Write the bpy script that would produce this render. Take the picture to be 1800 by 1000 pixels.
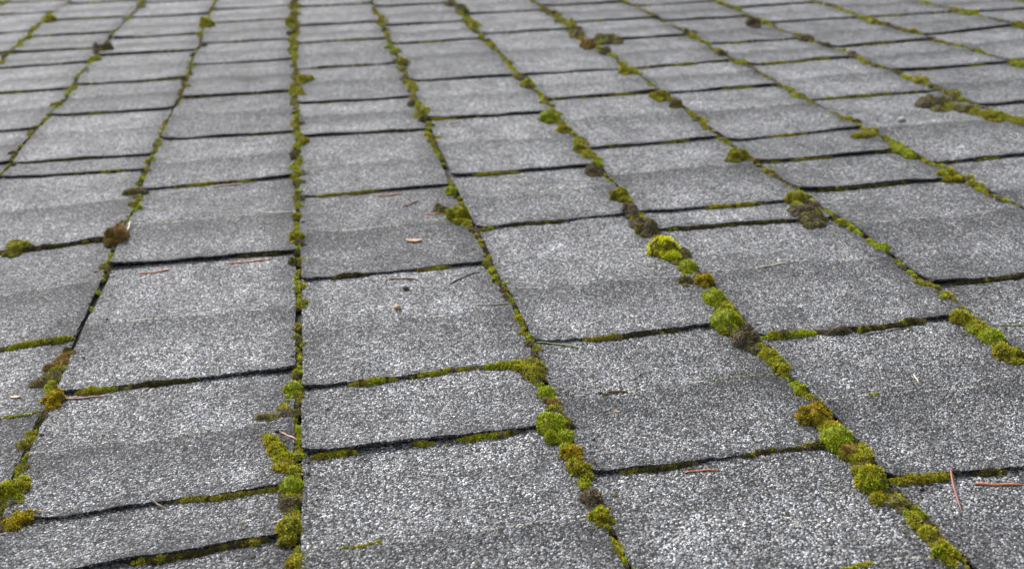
import bpy, bmesh, math, random
import numpy as np
from mathutils import Matrix, Vector, noise

for o in list(bpy.data.objects):
    bpy.data.objects.remove(o)
S = bpy.context.scene
COL = S.collection
rng = np.random.default_rng(7)
random.seed(7)

# ------------------------------------------------------------------ camera, sky, sun, exposure
PITCH = math.radians(20)                      # slope of the roof
ROOF = Matrix.Translation((0, 0, 3)) @ Matrix.Rotation(PITCH, 4, 'X')   # roof plane: x across, y up the slope, z off the roof
cam_d = bpy.data.cameras.new('camera')
cam = bpy.data.objects.new('camera', cam_d)
COL.objects.link(cam)
cam_rot = Matrix([[0.981532, 0.114653, -0.153135], [-0.186051, 0.385901, -0.903585], [-0.044503, 0.915388, 0.400106]]).to_4x4()
cam.matrix_world = ROOF @ Matrix.Translation((-0.06675, 0, 0.54416)) @ cam_rot
cam_d.sensor_width = 36
cam_d.lens = 38
cam_d.clip_start = 0.02
cam_d.clip_end = 500
cam_d.dof.use_dof = True
cam_d.dof.focus_distance = 1.06
cam_d.dof.aperture_fstop = 7.0
S.camera = cam

SUN_EL, SUN_AZ = math.radians(58), math.radians(-35)    # azimuth from +Y (up the slope) towards +X
W = bpy.data.worlds.new('World')
S.world = W
W.use_nodes = True
wn, wl = W.node_tree.nodes, W.node_tree.links
wn.clear()
wo = wn.new('ShaderNodeOutputWorld')
bg = wn.new('ShaderNodeBackground')
sk = wn.new('ShaderNodeTexSky')
sk.sky_type = 'NISHITA'
sk.sun_disc = False
sk.sun_elevation = SUN_EL
sk.sun_rotation = SUN_AZ
sk.dust_density = 4.0
sk.air_density = 1.0
hs = wn.new('ShaderNodeHueSaturation')
hs.inputs['Saturation'].default_value = 0.34
wl.new(sk.outputs[0], hs.inputs['Color'])
wl.new(hs.outputs[0], bg.inputs[0])
bg.inputs[1].default_value = 0.12
wl.new(bg.outputs[0], wo.inputs[0])
sun_d = bpy.data.lights.new('sun', 'SUN')
sun_d.energy = 1.5
sun_d.angle = math.radians(18)
sun_d.color = (1.0, 0.975, 0.94)
sun = bpy.data.objects.new('sun', sun_d)
COL.objects.link(sun)
sd = Vector((math.sin(SUN_AZ) * math.cos(SUN_EL), math.cos(SUN_AZ) * math.cos(SUN_EL), math.sin(SUN_EL)))
sun.rotation_euler = sd.to_track_quat('Z', 'Y').to_euler()
S.view_settings.view_transform = 'Standard'
S.view_settings.look = 'None'
S.view_settings.gamma = 1
S.view_settings.use_curve_mapping = False
S.view_settings.exposure = 1.4

# ------------------------------------------------------------------ tables measured on the roof plane (metres)
# SEAMS: seam number -> (distance up the slope, sideways wander); ROWS: column -> shingle butt edges (left, right, crease)
SEAMS = {1: [(3.044, -0.0015), (3.271, -0.0071), (3.512, -0.0128), (3.808, -0.0315), (4.119, -0.0086)], 2: [(1.975, -0.0025), (2.125, -0.0083), (2.267, -0.0057), (2.379, -0.0038), (2.516, 0.0029), (2.7, -0.0078), (2.95, -0.0065), (3.166, -0.0145), (3.814, -0.0003), (4.031, -0.0017)], 3: [(0.855, -0.0055), (0.891, -0.0074), (0.929, -0.0037), (0.953, -0.0035), (1.008, -0.0034), (1.072, -0.0018), (1.138, -0.0019), (1.197, -0.0023), (1.278, 0.0), (1.368, 0.0027), (1.436, 0.0023), (1.543, -0.0019), (1.633, 0.0025), (1.697, 0.0065), (1.812, -0.001), (2.062, 0.0005), (2.252, -0.0002), (2.473, 0.0079), (2.658, 0.0051), (2.872, 0.0004), (3.025, 0.005), (3.292, -0.0046), (3.659, -0.0033), (3.904, 0.0003)], 4: [(0.721, 0.0), (0.844, 0.0013), (0.956, 0.0025), (1.063, 0.003), (1.188, 0.0042), (1.245, 0.0048), (1.374, 0.0053), (1.523, 0.0051), (1.693, 0.0066), (1.809, 0.0076), (1.907, 0.0074), (2.01, 0.0093), (2.111, 0.009), (2.257, 0.0079), (2.415, 0.0078), (2.621, 0.0078), (2.765, 0.0073), (2.957, 0.0054), (3.128, 0.0078), (3.423, 0.0076), (3.773, 0.0112)], 5: [(0.663, 0.0029), (0.684, 0.0009), (0.702, 0.0013), (0.729, 0.0024), (0.758, -0.0004), (0.793, 0.0001), (0.822, 0.0004), (0.852, -0.0003), (0.884, 0.0005), (0.919, 0.0022), (0.959, 0.0025), (1.002, 0.0063), (1.037, 0.0088), (1.073, 0.0086), (1.11, 0.0094), (1.144, 0.0093), (1.178, 0.0082), (1.214, 0.0057), (1.265, 0.0025), (1.305, 0.0041), (1.353, 0.0045), (1.402, 0.0046), (1.442, 0.0029), (1.493, -0.001), (1.562, 0.0005), (1.625, -0.0004), (1.698, 0.0003), (1.787, 0.0024), (1.859, 0.0016), (1.963, 0.004), (2.07, 0.0056), (2.164, 0.0036), (2.319, 0.0045), (2.475, 0.0076), (2.661, 0.0063), (2.787, 0.0034), (2.947, 0.0066), (3.165, 0.0052), (3.338, 0.005), (3.653, 0.0022)], 6: [(0.598, 0.0029), (0.616, -0.0009), (0.627, -0.001), (0.642, -0.0023), (0.661, -0.0015), (0.674, -0.0009), (0.686, -0.0011), (0.703, -0.0006), (0.721, -0.0033), (0.755, 0.0016), (0.779, 0.0011), (0.802, 0.001), (0.836, 0.0001), (0.856, -0.0003), (0.872, -0.0015), (0.9, -0.0043), (0.931, -0.0062), (0.972, -0.004), (1.005, -0.0013), (1.035, -0.0006), (1.058, 0.0003), (1.089, -0.0001), (1.115, 0.0002), (1.152, 0.0016), (1.192, -0.0031), (1.234, -0.0052), (1.287, -0.0092), (1.347, -0.01), (1.399, -0.0103), (1.452, -0.009), (1.513, -0.0061), (1.543, -0.0037), (1.595, -0.0078), (1.668, -0.0011), (1.727, -0.0026), (1.773, -0.0038), (1.862, 0.0036), (1.933, -0.0009), (2.07, 0.0035), (2.168, 0.0083), (2.262, -0.0002), (2.361, -0.0021), (2.531, 0.0022), (2.681, 0.0011), (2.84, -0.0015), (3.017, -0.0059), (3.275, -0.0005), (3.529, -0.0023)], 7: [(0.895, -0.0099), (0.922, -0.0064), (0.953, -0.0046), (0.985, -0.0027), (1.016, -0.0005), (1.04, -0.0001), (1.069, 0.0015), (1.091, -0.0007), (1.122, -0.001), (1.154, 0.0013), (1.187, 0.003), (1.247, 0.0022), (1.292, 0.002), (1.334, -0.0006), (1.385, -0.0055), (1.441, -0.004), (1.481, -0.0046), (1.595, -0.0083), (1.642, -0.009), (1.701, -0.007), (1.749, -0.0063), (1.805, -0.0099), (1.885, -0.0038), (2.007, -0.0026), (2.112, -0.0038), (2.238, -0.0031), (2.323, -0.0087), (2.454, 0.0021), (2.577, -0.0075), (2.681, -0.0198), (2.875, -0.0024), (3.008, -0.0094), (3.181, -0.0107), (3.408, -0.0103)], 8: [(1.293, 0.0055), (1.325, 0.0016), (1.351, 0.0029), (1.423, 0.0069), (1.463, 0.0025), (1.498, -0.0001), (1.54, -0.0023), (1.586, 0.0022), (1.647, 0.0004), (1.696, -0.0019), (1.793, -0.0038), (1.868, -0.006), (1.983, -0.0123), (2.084, -0.0058), (2.162, -0.0068), (2.261, -0.0014), (2.354, -0.0106), (2.443, -0.0104), (2.564, -0.0008), (2.734, -0.0002), (2.916, -0.0009), (3.089, -0.004), (3.281, -0.0075)], 9: [(1.658, 0.0152), (1.725, 0.0114), (1.769, 0.0088), (1.814, 0.0061), (1.881, 0.0151), (1.962, 0.0129), (2.028, 0.0078), (2.115, 0.0027), (2.186, 0.0047), (2.282, 0.0071), (2.345, 0.0009), (2.434, -0.0053), (2.514, -0.0142), (2.596, -0.0185), (2.713, -0.0145), (2.833, -0.0148), (2.971, -0.0117), (3.153, -0.0022)], 10: [(2.045, 0.0263), (2.13, 0.0252), (2.202, 0.0241), (2.266, 0.0161), (2.341, 0.0077), (2.417, 0.006), (2.476, -0.0016), (2.561, -0.0074), (2.658, -0.0098), (2.769, -0.0084), (2.889, -0.0069), (3.027, -0.0011)], 11: [(2.408, 0.0219), (2.485, 0.0172), (2.565, 0.0147), (2.624, 0.0074), (2.704, -0.0), (2.808, -0.0079), (2.908, -0.0156)]}
ROWS = {0: [(3.1391, 3.1691, 0), (3.5013, 3.5198, 0), (3.906, 3.876, 0)], 1: [(1.9913, 2.0213, 0), (2.2527, 2.2688, 0), (2.642, 2.6271, 0), (2.9434, 2.9365, 0), (3.1582, 3.1282, 0), (3.4061, 3.3761, 0), (3.6946, 3.6646, 0), (4.0433, 4.0133, 0)], 2: [(1.1871, 1.2171, 0), (1.5301, 1.5547, 0), (1.9241, 1.8941, 0), (2.0174, 1.9874, 0), (2.3646, 2.3346, 0), (2.6625, 2.6325, 0), (3.0134, 2.9834, 0), (3.2634, 3.2334, 0), (3.6213, 3.5913, 0)], 3: [(0.7588, 0.7655, 0), (0.8431, 0.8346, 0.95), (1.0755, 1.0626, 1.236), (1.43, 1.4188, 1.592), (1.7764, 1.7685, 0), (2.0859, 2.0559, 0), (2.4288, 2.4027, 0), (2.7873, 2.7573, 0), (3.0732, 3.0432, 0), (3.4107, 3.3807, 0), (3.6615, 3.6384, 0)], 4: [(0.8855, 0.8764, 0), (1.0163, 1.0161, 1.152), (1.3116, 1.299, 1.475), (1.6563, 1.6364, 1.805), (2.0128, 1.9828, 0), (2.2767, 2.2467, 0), (2.6321, 2.6021, 0), (2.9671, 2.9371, 0), (3.2368, 3.2068, 0), (3.587, 3.557, 0)], 5: [(0.787, 0.7813, 0.921), (1.0563, 1.0376, 1.193), (1.4287, 1.4233, 1.558), (1.6833, 1.6613, 0), (2.0525, 2.0225, 0), (2.3983, 2.3683, 0), (2.8481, 2.8261, 0), (3.1231, 3.1019, 0), (3.477, 3.4486, 0)], 6: [(0.7133, 0.6946, 0.845), (0.9968, 0.9918, 0), (1.3501, 1.3201, 0), (1.4214, 1.4022, 0), (1.7544, 1.7532, 0), (2.1265, 2.1055, 0), (2.3673, 2.3377, 0), (2.8905, 2.8605, 0), (3.2157, 3.1857, 0)], 7: [(1.0739, 1.0686, 1.28), (1.4405, 1.4221, 0), (1.5906, 1.5812, 0), (1.7256, 1.7257, 0), (2.0871, 2.0732, 0), (2.3388, 2.3283, 0), (2.6714, 2.6547, 0), (2.9537, 2.9237, 0), (3.2504, 3.2204, 0)], 8: [(1.5028, 1.4866, 0), (1.9365, 1.9193, 0), (2.2658, 2.2622, 0), (2.5226, 2.4961, 0), (2.8606, 2.837, 0)], 9: [(2.1015, 2.0865, 0), (2.3692, 2.3705, 0), (2.7287, 2.6987, 0), (2.973, 2.9649, 0)], 10: [(2.415, 2.4367, 0), (2.6923, 2.6651, 0)], 11: [(2.6478, 2.6178, 0)]}
CUSHIONS = [
    (0.3514, 1.2647, 0.0214, 0.0214, 0.0247, 0.0, 's', 'bright yellow-green moss cushion of starry rosettes in the upslope end of the right-hand moss seam', None),
    (0.3751, 1.2497, 0.0096, 0.0096, 0.0111, 0.0, 'b', 'grey-brown dead moss tuft with orange tip beside the starry yellow cushion', None),
    (0.3639, 1.2035, 0.0129, 0.0129, 0.0148, 0.0, 'g', 'small round green moss dome just below the starry yellow cushion', None),
    (0.3677, 1.1566, 0.0111, 0.0111, 0.0124, 0.0, 'o', 'small olive moss clump with orange end between two green domes', None),
    (0.3451, 1.1656, 0.0098, 0.0098, 0.0112, 0.0, 'b', 'small grey dead moss clump beside a thin crack in the shingle', None),
    (0.3612, 1.1023, 0.0147, 0.0147, 0.0169, 0.0, 'g', 'smooth oval green moss dome leaning on the seam above a joined green pair', None),
    (0.3643, 1.0706, 0.0111, 0.0111, 0.0124, 0.0, 'y', 'yellowish moss cap wedged between two green domes', None),
    (0.351, 1.0413, 0.0178, 0.0178, 0.0191, 0.0, 'g', 'large bright green moss dome at a shingle corner, tapering left into its joint', None),
    (0.3576, 0.9925, 0.0153, 0.0153, 0.0176, 0.0, 'b', 'big lumpy grey-brown dead moss clod with mossy orange rim at a four-way seam crossing', None),
    (0.366, 0.9544, 0.0108, 0.0108, 0.0124, 0.0, 'y', 'yellow-olive moss clump directly below the big grey clod', None),
    (0.3669, 0.9218, 0.0093, 0.0093, 0.0107, 0.0, 'y', 'loose olive moss clump in the seam, second below the big grey clod', None),
    (0.3588, 0.8239, 0.016, 0.016, 0.0184, 0.0, 'o', 'rounded orange-yellow moss cushion on top of a bright green one', None),
    (0.3598, 0.7832, 0.0159, 0.0159, 0.0183, 0.0, 'g', 'vivid green moss dome between orange-yellow and tan moss', None),
    (0.3621, 0.7629, 0.0106, 0.0106, 0.0122, 0.0, 't', 'tan and orange moss tuft pressed against the vivid green dome', None),
    (0.3689, 0.7502, 0.011, 0.011, 0.0112, 0.0, 'y', 'small olive moss ball between the tan tuft and the big olive cushion', None),
    (0.3564, 0.7118, 0.0163, 0.0163, 0.0187, 0.0, 'v', 'largest olive green spiky moss cushion, beside the wide mossy joint', None),
    (0.3657, 0.6824, 0.0085, 0.0085, 0.0097, 0.0, 'b', 'grey-olive moss ball hanging below the largest olive cushion', None),
    (0.3638, 0.6554, 0.0064, 0.0064, 0.0074, 0.0, 'y', 'narrow olive moss clump low in the right-hand seam', None),
    (0.364, 0.635, 0.0094, 0.0094, 0.0108, 0.0, 'y', 'dense olive moss clump above the lowest green cushion of the right-hand seam', None),
    (0.3651, 0.6123, 0.01, 0.01, 0.0115, 0.0, 'v', 'green tufted moss cushion lowest in the right-hand seam', None),
    (0.357, 1.4964, 0.0154, 0.0154, 0.0177, 0.0, 'y', 'yellow-green moss ball where a joint meets the seam, upslope of brown lumps', None),
    (0.3522, 1.4202, 0.0147, 0.0147, 0.0169, 0.0, 'b', 'brown-olive moss lump under the yellow-green ball', None),
    (0.3543, 1.3559, 0.0173, 0.0173, 0.0199, 0.0, 'b', 'brown moss lump next above the starry yellow cushion', None),
    (0.3524, 1.9725, 0.0189, 0.0189, 0.0217, 0.0, 'g', 'bright lime green moss ball standing alone in the upper middle of the roof', None),
    (0.3599, 1.8839, 0.0114, 0.0114, 0.0131, 0.0, 'y', 'small olive moss clump just below the lime green ball', None),
    (0.3592, 1.7553, 0.0137, 0.0137, 0.0157, 0.0, 'y', 'yellowish moss ball two clumps below the lime green ball', None),
    (0.3495, 1.6304, 0.0174, 0.0174, 0.02, 0.0, 'b', 'brown-based moss clump with yellow cap at a shingle corner', None),
    (0.1156, 1.6034, 0.0106, 0.0106, 0.0122, 0.0, 'g', 'small green moss ball above an olive one at a joint', None),
    (0.1079, 1.4764, 0.0181, 0.0181, 0.0208, 0.0, 'v', 'plump olive green moss ball beside dead brown wisps', None),
    (0.0874, 1.5175, 0.0126, 0.0126, 0.0126, 0.0, 'b', 'dead brown moss scrap left of the plump olive ball', None),
    (0.1146, 0.9803, 0.0135, 0.0135, 0.0156, 0.0, 'y', 'tall yellow-green moss heap at the right end of a mossy joint', [(0.1063, 1.0039, 0.0061), (0.1175, 0.9981, 0.0109), (0.1199, 0.9716, 0.013)]),
    (0.1221, 0.9368, 0.0097, 0.0097, 0.0112, 0.0, 'g', 'oval green moss cushion above a brown scrap', None),
    (0.125, 0.9145, 0.0079, 0.0079, 0.0085, 0.0, 't', 'small tan-brown moss scrap between two green cushions', None),
    (0.1135, 0.873, 0.0145, 0.0145, 0.0167, 0.0, 'g', 'largest round green moss dome in the middle seam', None),
    (0.1211, 0.8521, 0.0101, 0.0101, 0.0116, 0.0, 'g', 'smaller green moss dome nestled below the largest round one', None),
    (0.1203, 0.82, 0.0103, 0.0103, 0.0118, 0.0, 'o', 'golden olive moss cushion below a pair of green domes', None),
    (0.1212, 0.7961, 0.0101, 0.0101, 0.0116, 0.0, 'y', 'olive moss cushion merging into the golden one above it', None),
    (0.1176, 0.7506, 0.0101, 0.0101, 0.0116, 0.0, 'b', 'dark reddish brown moss ball in the middle seam', None),
    (0.1192, 0.7221, 0.0089, 0.0089, 0.0102, 0.0, 'v', 'small green moss tuft with a pale wisp, below the brown ball', None),
    (-0.1301, 1.0164, 0.01, 0.01, 0.0115, 0.0, 'g', 'tall green moss tuft capping the lower left seam', None),
    (-0.1426, 0.9697, 0.0225, 0.0161, 0.009, 0.0, 'b', 'dark dead moss slab sticking out leftwards over the shingle', [(-0.1621, 0.9645, 0.0062), (-0.1482, 0.9607, 0.0085), (-0.1286, 0.9668, 0.0085)]),
    (-0.141, 0.8947, 0.0158, 0.0158, 0.0182, 0.0, 'v', 'wide green moss mat spreading left of the upright seam', [(-0.1581, 0.9305, 0.0055), (-0.1492, 0.9092, 0.0092), (-0.1395, 0.8844, 0.0106), (-0.1322, 0.8593, 0.0104)]),
    (-0.1333, 0.8344, 0.0115, 0.0115, 0.0132, 0.0, 'g', 'bright green square moss cushion against a raised shingle side', None),
    (-0.1353, 0.8044, 0.0112, 0.0112, 0.0097, 0.0, 'b', 'grey dead moss scrap under the bright green square cushion', None),
    (-0.1339, 0.767, 0.0112, 0.0112, 0.0129, 0.0, 'y', 'pointed olive moss mound at the right end of the lowest left joint', None),
    (-0.1303, 0.7263, 0.0059, 0.0059, 0.0068, 0.0, 'o', 'golden moss knob at the bottom edge of the picture', None),
    (-0.1237, 1.465, 0.012, 0.012, 0.0138, 0.0, 'y', 'olive yellow moss knob in the upright seam near a long joint', None),
    (-0.123, 1.5599, 0.0085, 0.0085, 0.0098, 0.0, 'y', 'small olive moss knob above the olive yellow one in the upright seam', None),
    (-0.3776, 1.5457, 0.0212, 0.0212, 0.0244, 0.0, 't', 'brown dead moss clod with dark hollow under it and a pale straw beside it', None),
    (-0.5201, 1.5539, 0.0218, 0.0218, 0.0107, 0.0, 'y', 'flat olive moss bun on a joint at the left edge', None),
    (-0.3807, 1.1327, 0.0143, 0.0143, 0.0164, 0.0, 't', 'brownish gold moss lump with white fibres at its foot', [(-0.3906, 1.1334, 0.0088), (-0.3847, 1.1539, 0.0115), (-0.3814, 1.1701, 0.009)]),
    (-0.3923, 1.1087, 0.0158, 0.0158, 0.0164, 0.0, 'b', 'grey tangled dead moss clod with white fibres, left of a gold cushion', [(-0.4029, 1.0996, 0.0079), (-0.3938, 1.1128, 0.0111), (-0.3834, 1.1206, 0.0093)]),
    (-0.3768, 1.0589, 0.0112, 0.0112, 0.0128, 0.0, 'o', 'golden green moss cushion with orange flank at the left joint end', None),
    (-0.3785, 0.8904, 0.0127, 0.0127, 0.0146, 0.0, 'v', 'shaggy olive moss cushion at the left edge near the bottom', None),
    (-0.3631, 0.8445, 0.0161, 0.0093, 0.0056, 0.0, 'o', 'low gold-brown moss mat in the bottom left corner', None),
    (-0.3829, 1.7537, 0.0183, 0.0183, 0.0123, 0.0, 'b', 'dull brown moss scrap by a leaning seam, upper left', None),
    (0.5965, 1.4, 0.0149, 0.0149, 0.0171, 0.0, 'y', 'pointed olive moss lump at the top right corner of a thin strip', None),
    (0.5842, 1.3333, 0.0253, 0.0253, 0.0187, 0.0, 'b', 'wide brown-olive moss slab at the end of two thin strips', None),
    (0.6053, 0.9814, 0.0126, 0.0126, 0.0145, 0.0, 'y', 'yellow-green moss clump at a joint end near the right edge', None),
    (0.6082, 0.9282, 0.0133, 0.0133, 0.0153, 0.0, 'g', 'bright green moss dome near the right edge, beside a green blade', None),
    (0.5991, 0.8863, 0.014, 0.014, 0.0161, 0.0, 'y', 'large olive moss cushion touching the right edge', None),
    (0.8325, 1.678, 0.0234, 0.0234, 0.0184, 0.0, 'y', 'curled olive moss slab overhanging a shingle corner', [(0.826, 1.679, 0.0099), (0.8388, 1.667, 0.0127), (0.8638, 1.6805, 0.0119)]),
    (0.8476, 1.5747, 0.0259, 0.0259, 0.0217, 0.0, 'g', 'long green moss roll along the upper right seam', [(0.8603, 1.609, 0.0105), (0.8584, 1.5684, 0.0131), (0.8566, 1.5294, 0.011)]),
    (0.8558, 1.4316, 0.0147, 0.0147, 0.0145, 0.0, 'v', 'small yellow-green moss ball where a joint meets the upper right seam', None),
    (1.0662, 1.8223, 0.0328, 0.0328, 0.0205, 0.0, 'b', 'curled grey-brown moss flake lying in the far right', None),
    (1.0601, 2.702, 0.0266, 0.0266, 0.0246, 0.0, 'b', 'far brown moss lump with green top, near the upper edge', None),
    (0.6619, 2.6647, 0.0314, 0.0314, 0.0158, 0.0, 'b', 'flat dark brown clod of debris lying far upslope', None),
    (0.5938, 2.6025, 0.0223, 0.0223, 0.0235, 0.0, 't', 'tan moss knob with pale spot beside the flat dark clod', None),
    (0.5994, 2.2873, 0.0175, 0.0175, 0.0201, 0.0, 'y', 'far yellow-green moss ball beside a red needle', None),
    (-0.0991, 2.4872, 0.0218, 0.0218, 0.0182, 0.0, 'y', 'flat olive moss patch lying right of the upright seam, far upslope', None),
    (0.5972, 1.6239, 0.0186, 0.0186, 0.0214, -0.7, 'y', 'yellow-green moss pair of knobs in the seam above a lifted shingle corner', None),
    (0.6023, 2.0558, 0.0171, 0.0171, 0.0196, 0.0, 'y', 'olive moss ball touching a darker one in the far middle', None),
    (0.6087, 1.9842, 0.0144, 0.0144, 0.0165, 0.0, 'b', 'dark brown moss ball touching an olive one in the far middle', None),
    (-0.1264, 3.2657, 0.0215, 0.0215, 0.0247, 0.0, 'y', 'far green moss column at the top of the upright seam', None),
    (-0.3723, 3.3525, 0.0251, 0.0251, 0.0288, 0.0, 'y', 'far olive moss tuft near the top left', None),
    (-0.8786, 3.6833, 0.0215, 0.0215, 0.0247, 0.0, 'y', 'far dark olive moss tuft at the top left corner', None),
    (-0.6321, 3.0813, 0.0244, 0.0244, 0.028, 0.0, 'b', 'far grey-brown debris clump at the upper left', None),
    (0.1115, 2.1689, 0.0127, 0.0127, 0.0146, 0.0, 'b', 'brown moss knob with dark base in the far seam left of centre', None),
    (1.1087, 1.7078, 0.0222, 0.0222, 0.0138, 0.0, 'y', 'olive moss bun far right, near the frame edge', None),
    (1.0916, 1.7621, 0.0207, 0.0207, 0.0151, 0.0, 'b', 'long dark moss roll far right beside an olive bun', None),
]
LITTER = [
    ('pine_needle', 'needle', [(-0.3332, 1.4055), (-0.3115, 1.403), (-0.2906, 1.409)], 'red', 'short orange-brown needle just under a joint on the left'),
    ('pine_needle', 'needle', [(-0.2177, 1.4056), (-0.1873, 1.4026), (-0.1569, 1.4039)], 'red', 'long orange needle lying straight along the left joint near the upright seam'),
    ('pine_needle', 'needle', [(-0.3691, 1.0615), (-0.3461, 1.0601), (-0.3219, 1.0598)], 'dred', 'dark red needle below the joint beside the golden moss at left'),
    ('pine_needle', 'needle', [(0.2106, 0.7721), (0.2263, 0.7717), (0.2425, 0.7684)], 'red', 'reddish needle lying by itself under a joint in the lower middle'),
    ('pine_needle', 'needle', [(0.4311, 0.7139), (0.4187, 0.6863), (0.4101, 0.661)], 'dred', 'curved brown-red needle pointing down the slope at lower right'),
    ('pine_needle', 'needle', [(0.442, 0.6941), (0.4606, 0.6876), (0.4824, 0.6828)], 'red', 'thick red needle under the wide mossy joint at right edge'),
    ('pine_needle', 'needle', [(0.1366, 1.0564), (0.1612, 1.0451), (0.1846, 1.0271)], 'green', 'fresh green needle at the corner of the middle shingle'),
    ('pine_needle', 'needle', [(-0.0014, 1.6282), (0.0206, 1.6239), (0.0414, 1.6257)], 'red', 'thin red needle under a joint in the upper middle left'),
    ('pine_needle', 'needle', [(0.0344, 1.5612), (0.0483, 1.5702), (0.0639, 1.5844)], 'dred', 'small slanted brown needle below the thin red one'),
    ('pine_needle', 'needle', [(0.0634, 1.51), (0.0756, 1.5061), (0.0882, 1.5046)], 'red', 'short red needle touching the dead brown moss scrap'),
    ('pine_needle', 'needle', [(0.1668, 2.0127), (0.1794, 2.0168), (0.1933, 2.0204)], 'pink', 'tiny pink needle far upslope under a joint'),
    ('pine_needle', 'needle', [(-0.0113, 1.2876), (0.009, 1.2854), (0.0286, 1.2757)], 'brown', 'thin brown needle in the joint above the brown seed'),
    ('pine_needle', 'needle', [(0.6392, 2.3197), (0.652, 2.3269), (0.6643, 2.328)], 'pink', 'tiny red needle beside a far yellow-green moss ball'),
    ('pine_needle', 'needle', [(-0.2602, 1.7577), (-0.2356, 1.7588), (-0.2098, 1.7595)], 'dred', 'red needle along a joint in the upper left'),
    ('pine_needle', 'needle', [(-0.2541, 0.845), (-0.2473, 0.8363), (-0.241, 0.8312)], 'brown', 'short brown needle caught in the lower left joint'),
    ('pine_needle', 'needle', [(-0.1424, 0.9295), (-0.1342, 0.921), (-0.1262, 0.9125)], 'pink', 'pinkish needle poking out beside the dark moss slab'),
    ('pine_needle', 'needle', [(0.0868, 1.1674), (0.105, 1.1604), (0.1259, 1.1611)], 'grey', 'grey needle with a tan scale on it in the middle shingle'),
    ('twig', 'twig', [(0.0644, 1.2463), (0.0879, 1.2676), (0.1118, 1.2778)], 'grey', 'curved grey twig near the upper edge of the middle shingle'),
    ('twig', 'twig', [(0.4862, 0.9777), (0.5168, 0.9807), (0.5445, 0.9817)], 'grey', 'long grey twig under the mossy joint on the right'),
    ('twig', 'twig', [(0.4502, 1.18), (0.4713, 1.1813), (0.4891, 1.1837)], 'pale', 'pale thin twig alone on a right-hand shingle'),
    ('grass_blade', 'grass blade', [(0.6374, 0.9566), (0.6493, 0.9518), (0.6634, 0.9492)], 'green', 'green blade beside a moss dome at the right edge'),
    ('straw', 'straw', [(-0.2846, 1.0521), (-0.2799, 1.0571), (-0.2761, 1.0649)], 'pale', 'pale straw bit under a left-hand mossy joint'),
    ('straw', 'straw', [(-0.3681, 1.5665), (-0.3682, 1.5861), (-0.3691, 1.6064)], 'pale', 'pale upright straw bit against the brown dead clod'),
    ('straw', 'straw', [(-0.1481, 0.7808), (-0.1429, 0.7828), (-0.1372, 0.7854)], 'pale', 'white straw bit beside the pointed olive mound'),
    ('straw', 'straw', [(-0.1722, 1.5903), (-0.1526, 1.584), (-0.1322, 1.5828)], 'pale', 'thin pale straw on the left shingle by the upright seam'),
    ('straw', 'straw', [(0.4886, 0.8777), (0.4876, 0.8693), (0.485, 0.8604)], 'pale', 'short bent pale straw on a right-hand shingle'),
    ('straw', 'straw', [(0.215, 0.943), (0.2211, 0.9489), (0.2277, 0.9546)], 'brown', 'short brown straw on the shingle under the green needle'),
    ('bark_flake', 'flake', [(0.0263, 1.4089), (0.0371, 1.4055), (0.0482, 1.3976)], 'tan', 'orange-tan flake alone on a shingle left of centre'),
    ('bark_flake', 'flake', [(0.0926, 1.1691), (0.097, 1.1746), (0.0993, 1.1638)], 'tan', 'tan pointed scale standing on the grey needle'),
    ('bark_flake', 'flake', [(-0.4233, 1.0761), (-0.4175, 1.0758), (-0.4115, 1.0742)], 'pink', 'pinkish flake at the left edge above a green lichen line'),
    ('bark_flake', 'flake', [(0.1792, 0.8886), (0.1816, 0.8869), (0.1845, 0.885)], 'tan', 'small orange chip on the shingle right of the largest green dome'),
    ('seed', 'seed', [(-0.01, 1.1855), (-0.006, 1.1843), (-0.0014, 1.183)], 'tan', 'round brown seed on the middle shingle'),
    ('seed', 'seed', [(0.0059, 1.2452), (0.0094, 1.2442), (0.0136, 1.2429)], 'dark', 'dark small crumb on the middle shingle above the brown seed'),
    ('pebble', 'pebble', [(0.2778, 0.6347), (0.2799, 0.6342), (0.2825, 0.6336)], 'white', 'tiny white pebble near the bottom right'),
    ('pebble', 'pebble', [(0.9396, 1.7312), (0.946, 1.7288), (0.9533, 1.7262)], 'white', 'small white chip on a far right shingle'),
]
TAB = 0.25                                    # width of a shingle
U0 = 4.5

# ------------------------------------------------------------------ materials
def mat(name):
    m = bpy.data.materials.new(name)
    m.use_nodes = True
    n = m.node_tree.nodes
    return m, n, m.node_tree.links, n['Principled BSDF']

def nd(n, t, **kw):
    x = n.new(t)
    for k, v in kw.items():
        setattr(x, k, v)
    return x

def math_node(n, l, op, a, b=None, c=None, clamp=False):
    x = n.new('ShaderNodeMath')
    x.operation = op
    x.use_clamp = clamp
    for i, v in enumerate((a, b, c)):
        if v is None:
            continue
        if isinstance(v, (int, float)):
            x.inputs[i].default_value = v
        else:
            l.new(v, x.inputs[i])
    return x.outputs[0]

def ramp(n, l, src, stops, interp='LINEAR'):
    r = n.new('ShaderNodeValToRGB')
    r.color_ramp.interpolation = interp
    e = r.color_ramp.elements
    while len(e) < len(stops):
        e.new(0.5)
    for el, (p, c) in zip(e, stops):
        el.position = p
        el.color = (*c, 1) if isinstance(c, tuple) else (c, c, c, 1)
    l.new(src, r.inputs[0])
    return r.outputs[0]

def mixc(n, l, fac, a, b, mode='MIX'):
    x = n.new('ShaderNodeMix')
    x.data_type = 'RGBA'
    x.blend_type = mode
    x.clamp_factor = True
    for i, v in ((0, fac), (6, a), (7, b)):
        if isinstance(v, (int, float)):
            x.inputs[i].default_value = v if i == 0 else (v, v, v, 1)
        elif isinstance(v, tuple):
            x.inputs[i].default_value = (*v, 1)
        else:
            l.new(v, x.inputs[i])
    return x.outputs[2]

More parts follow.
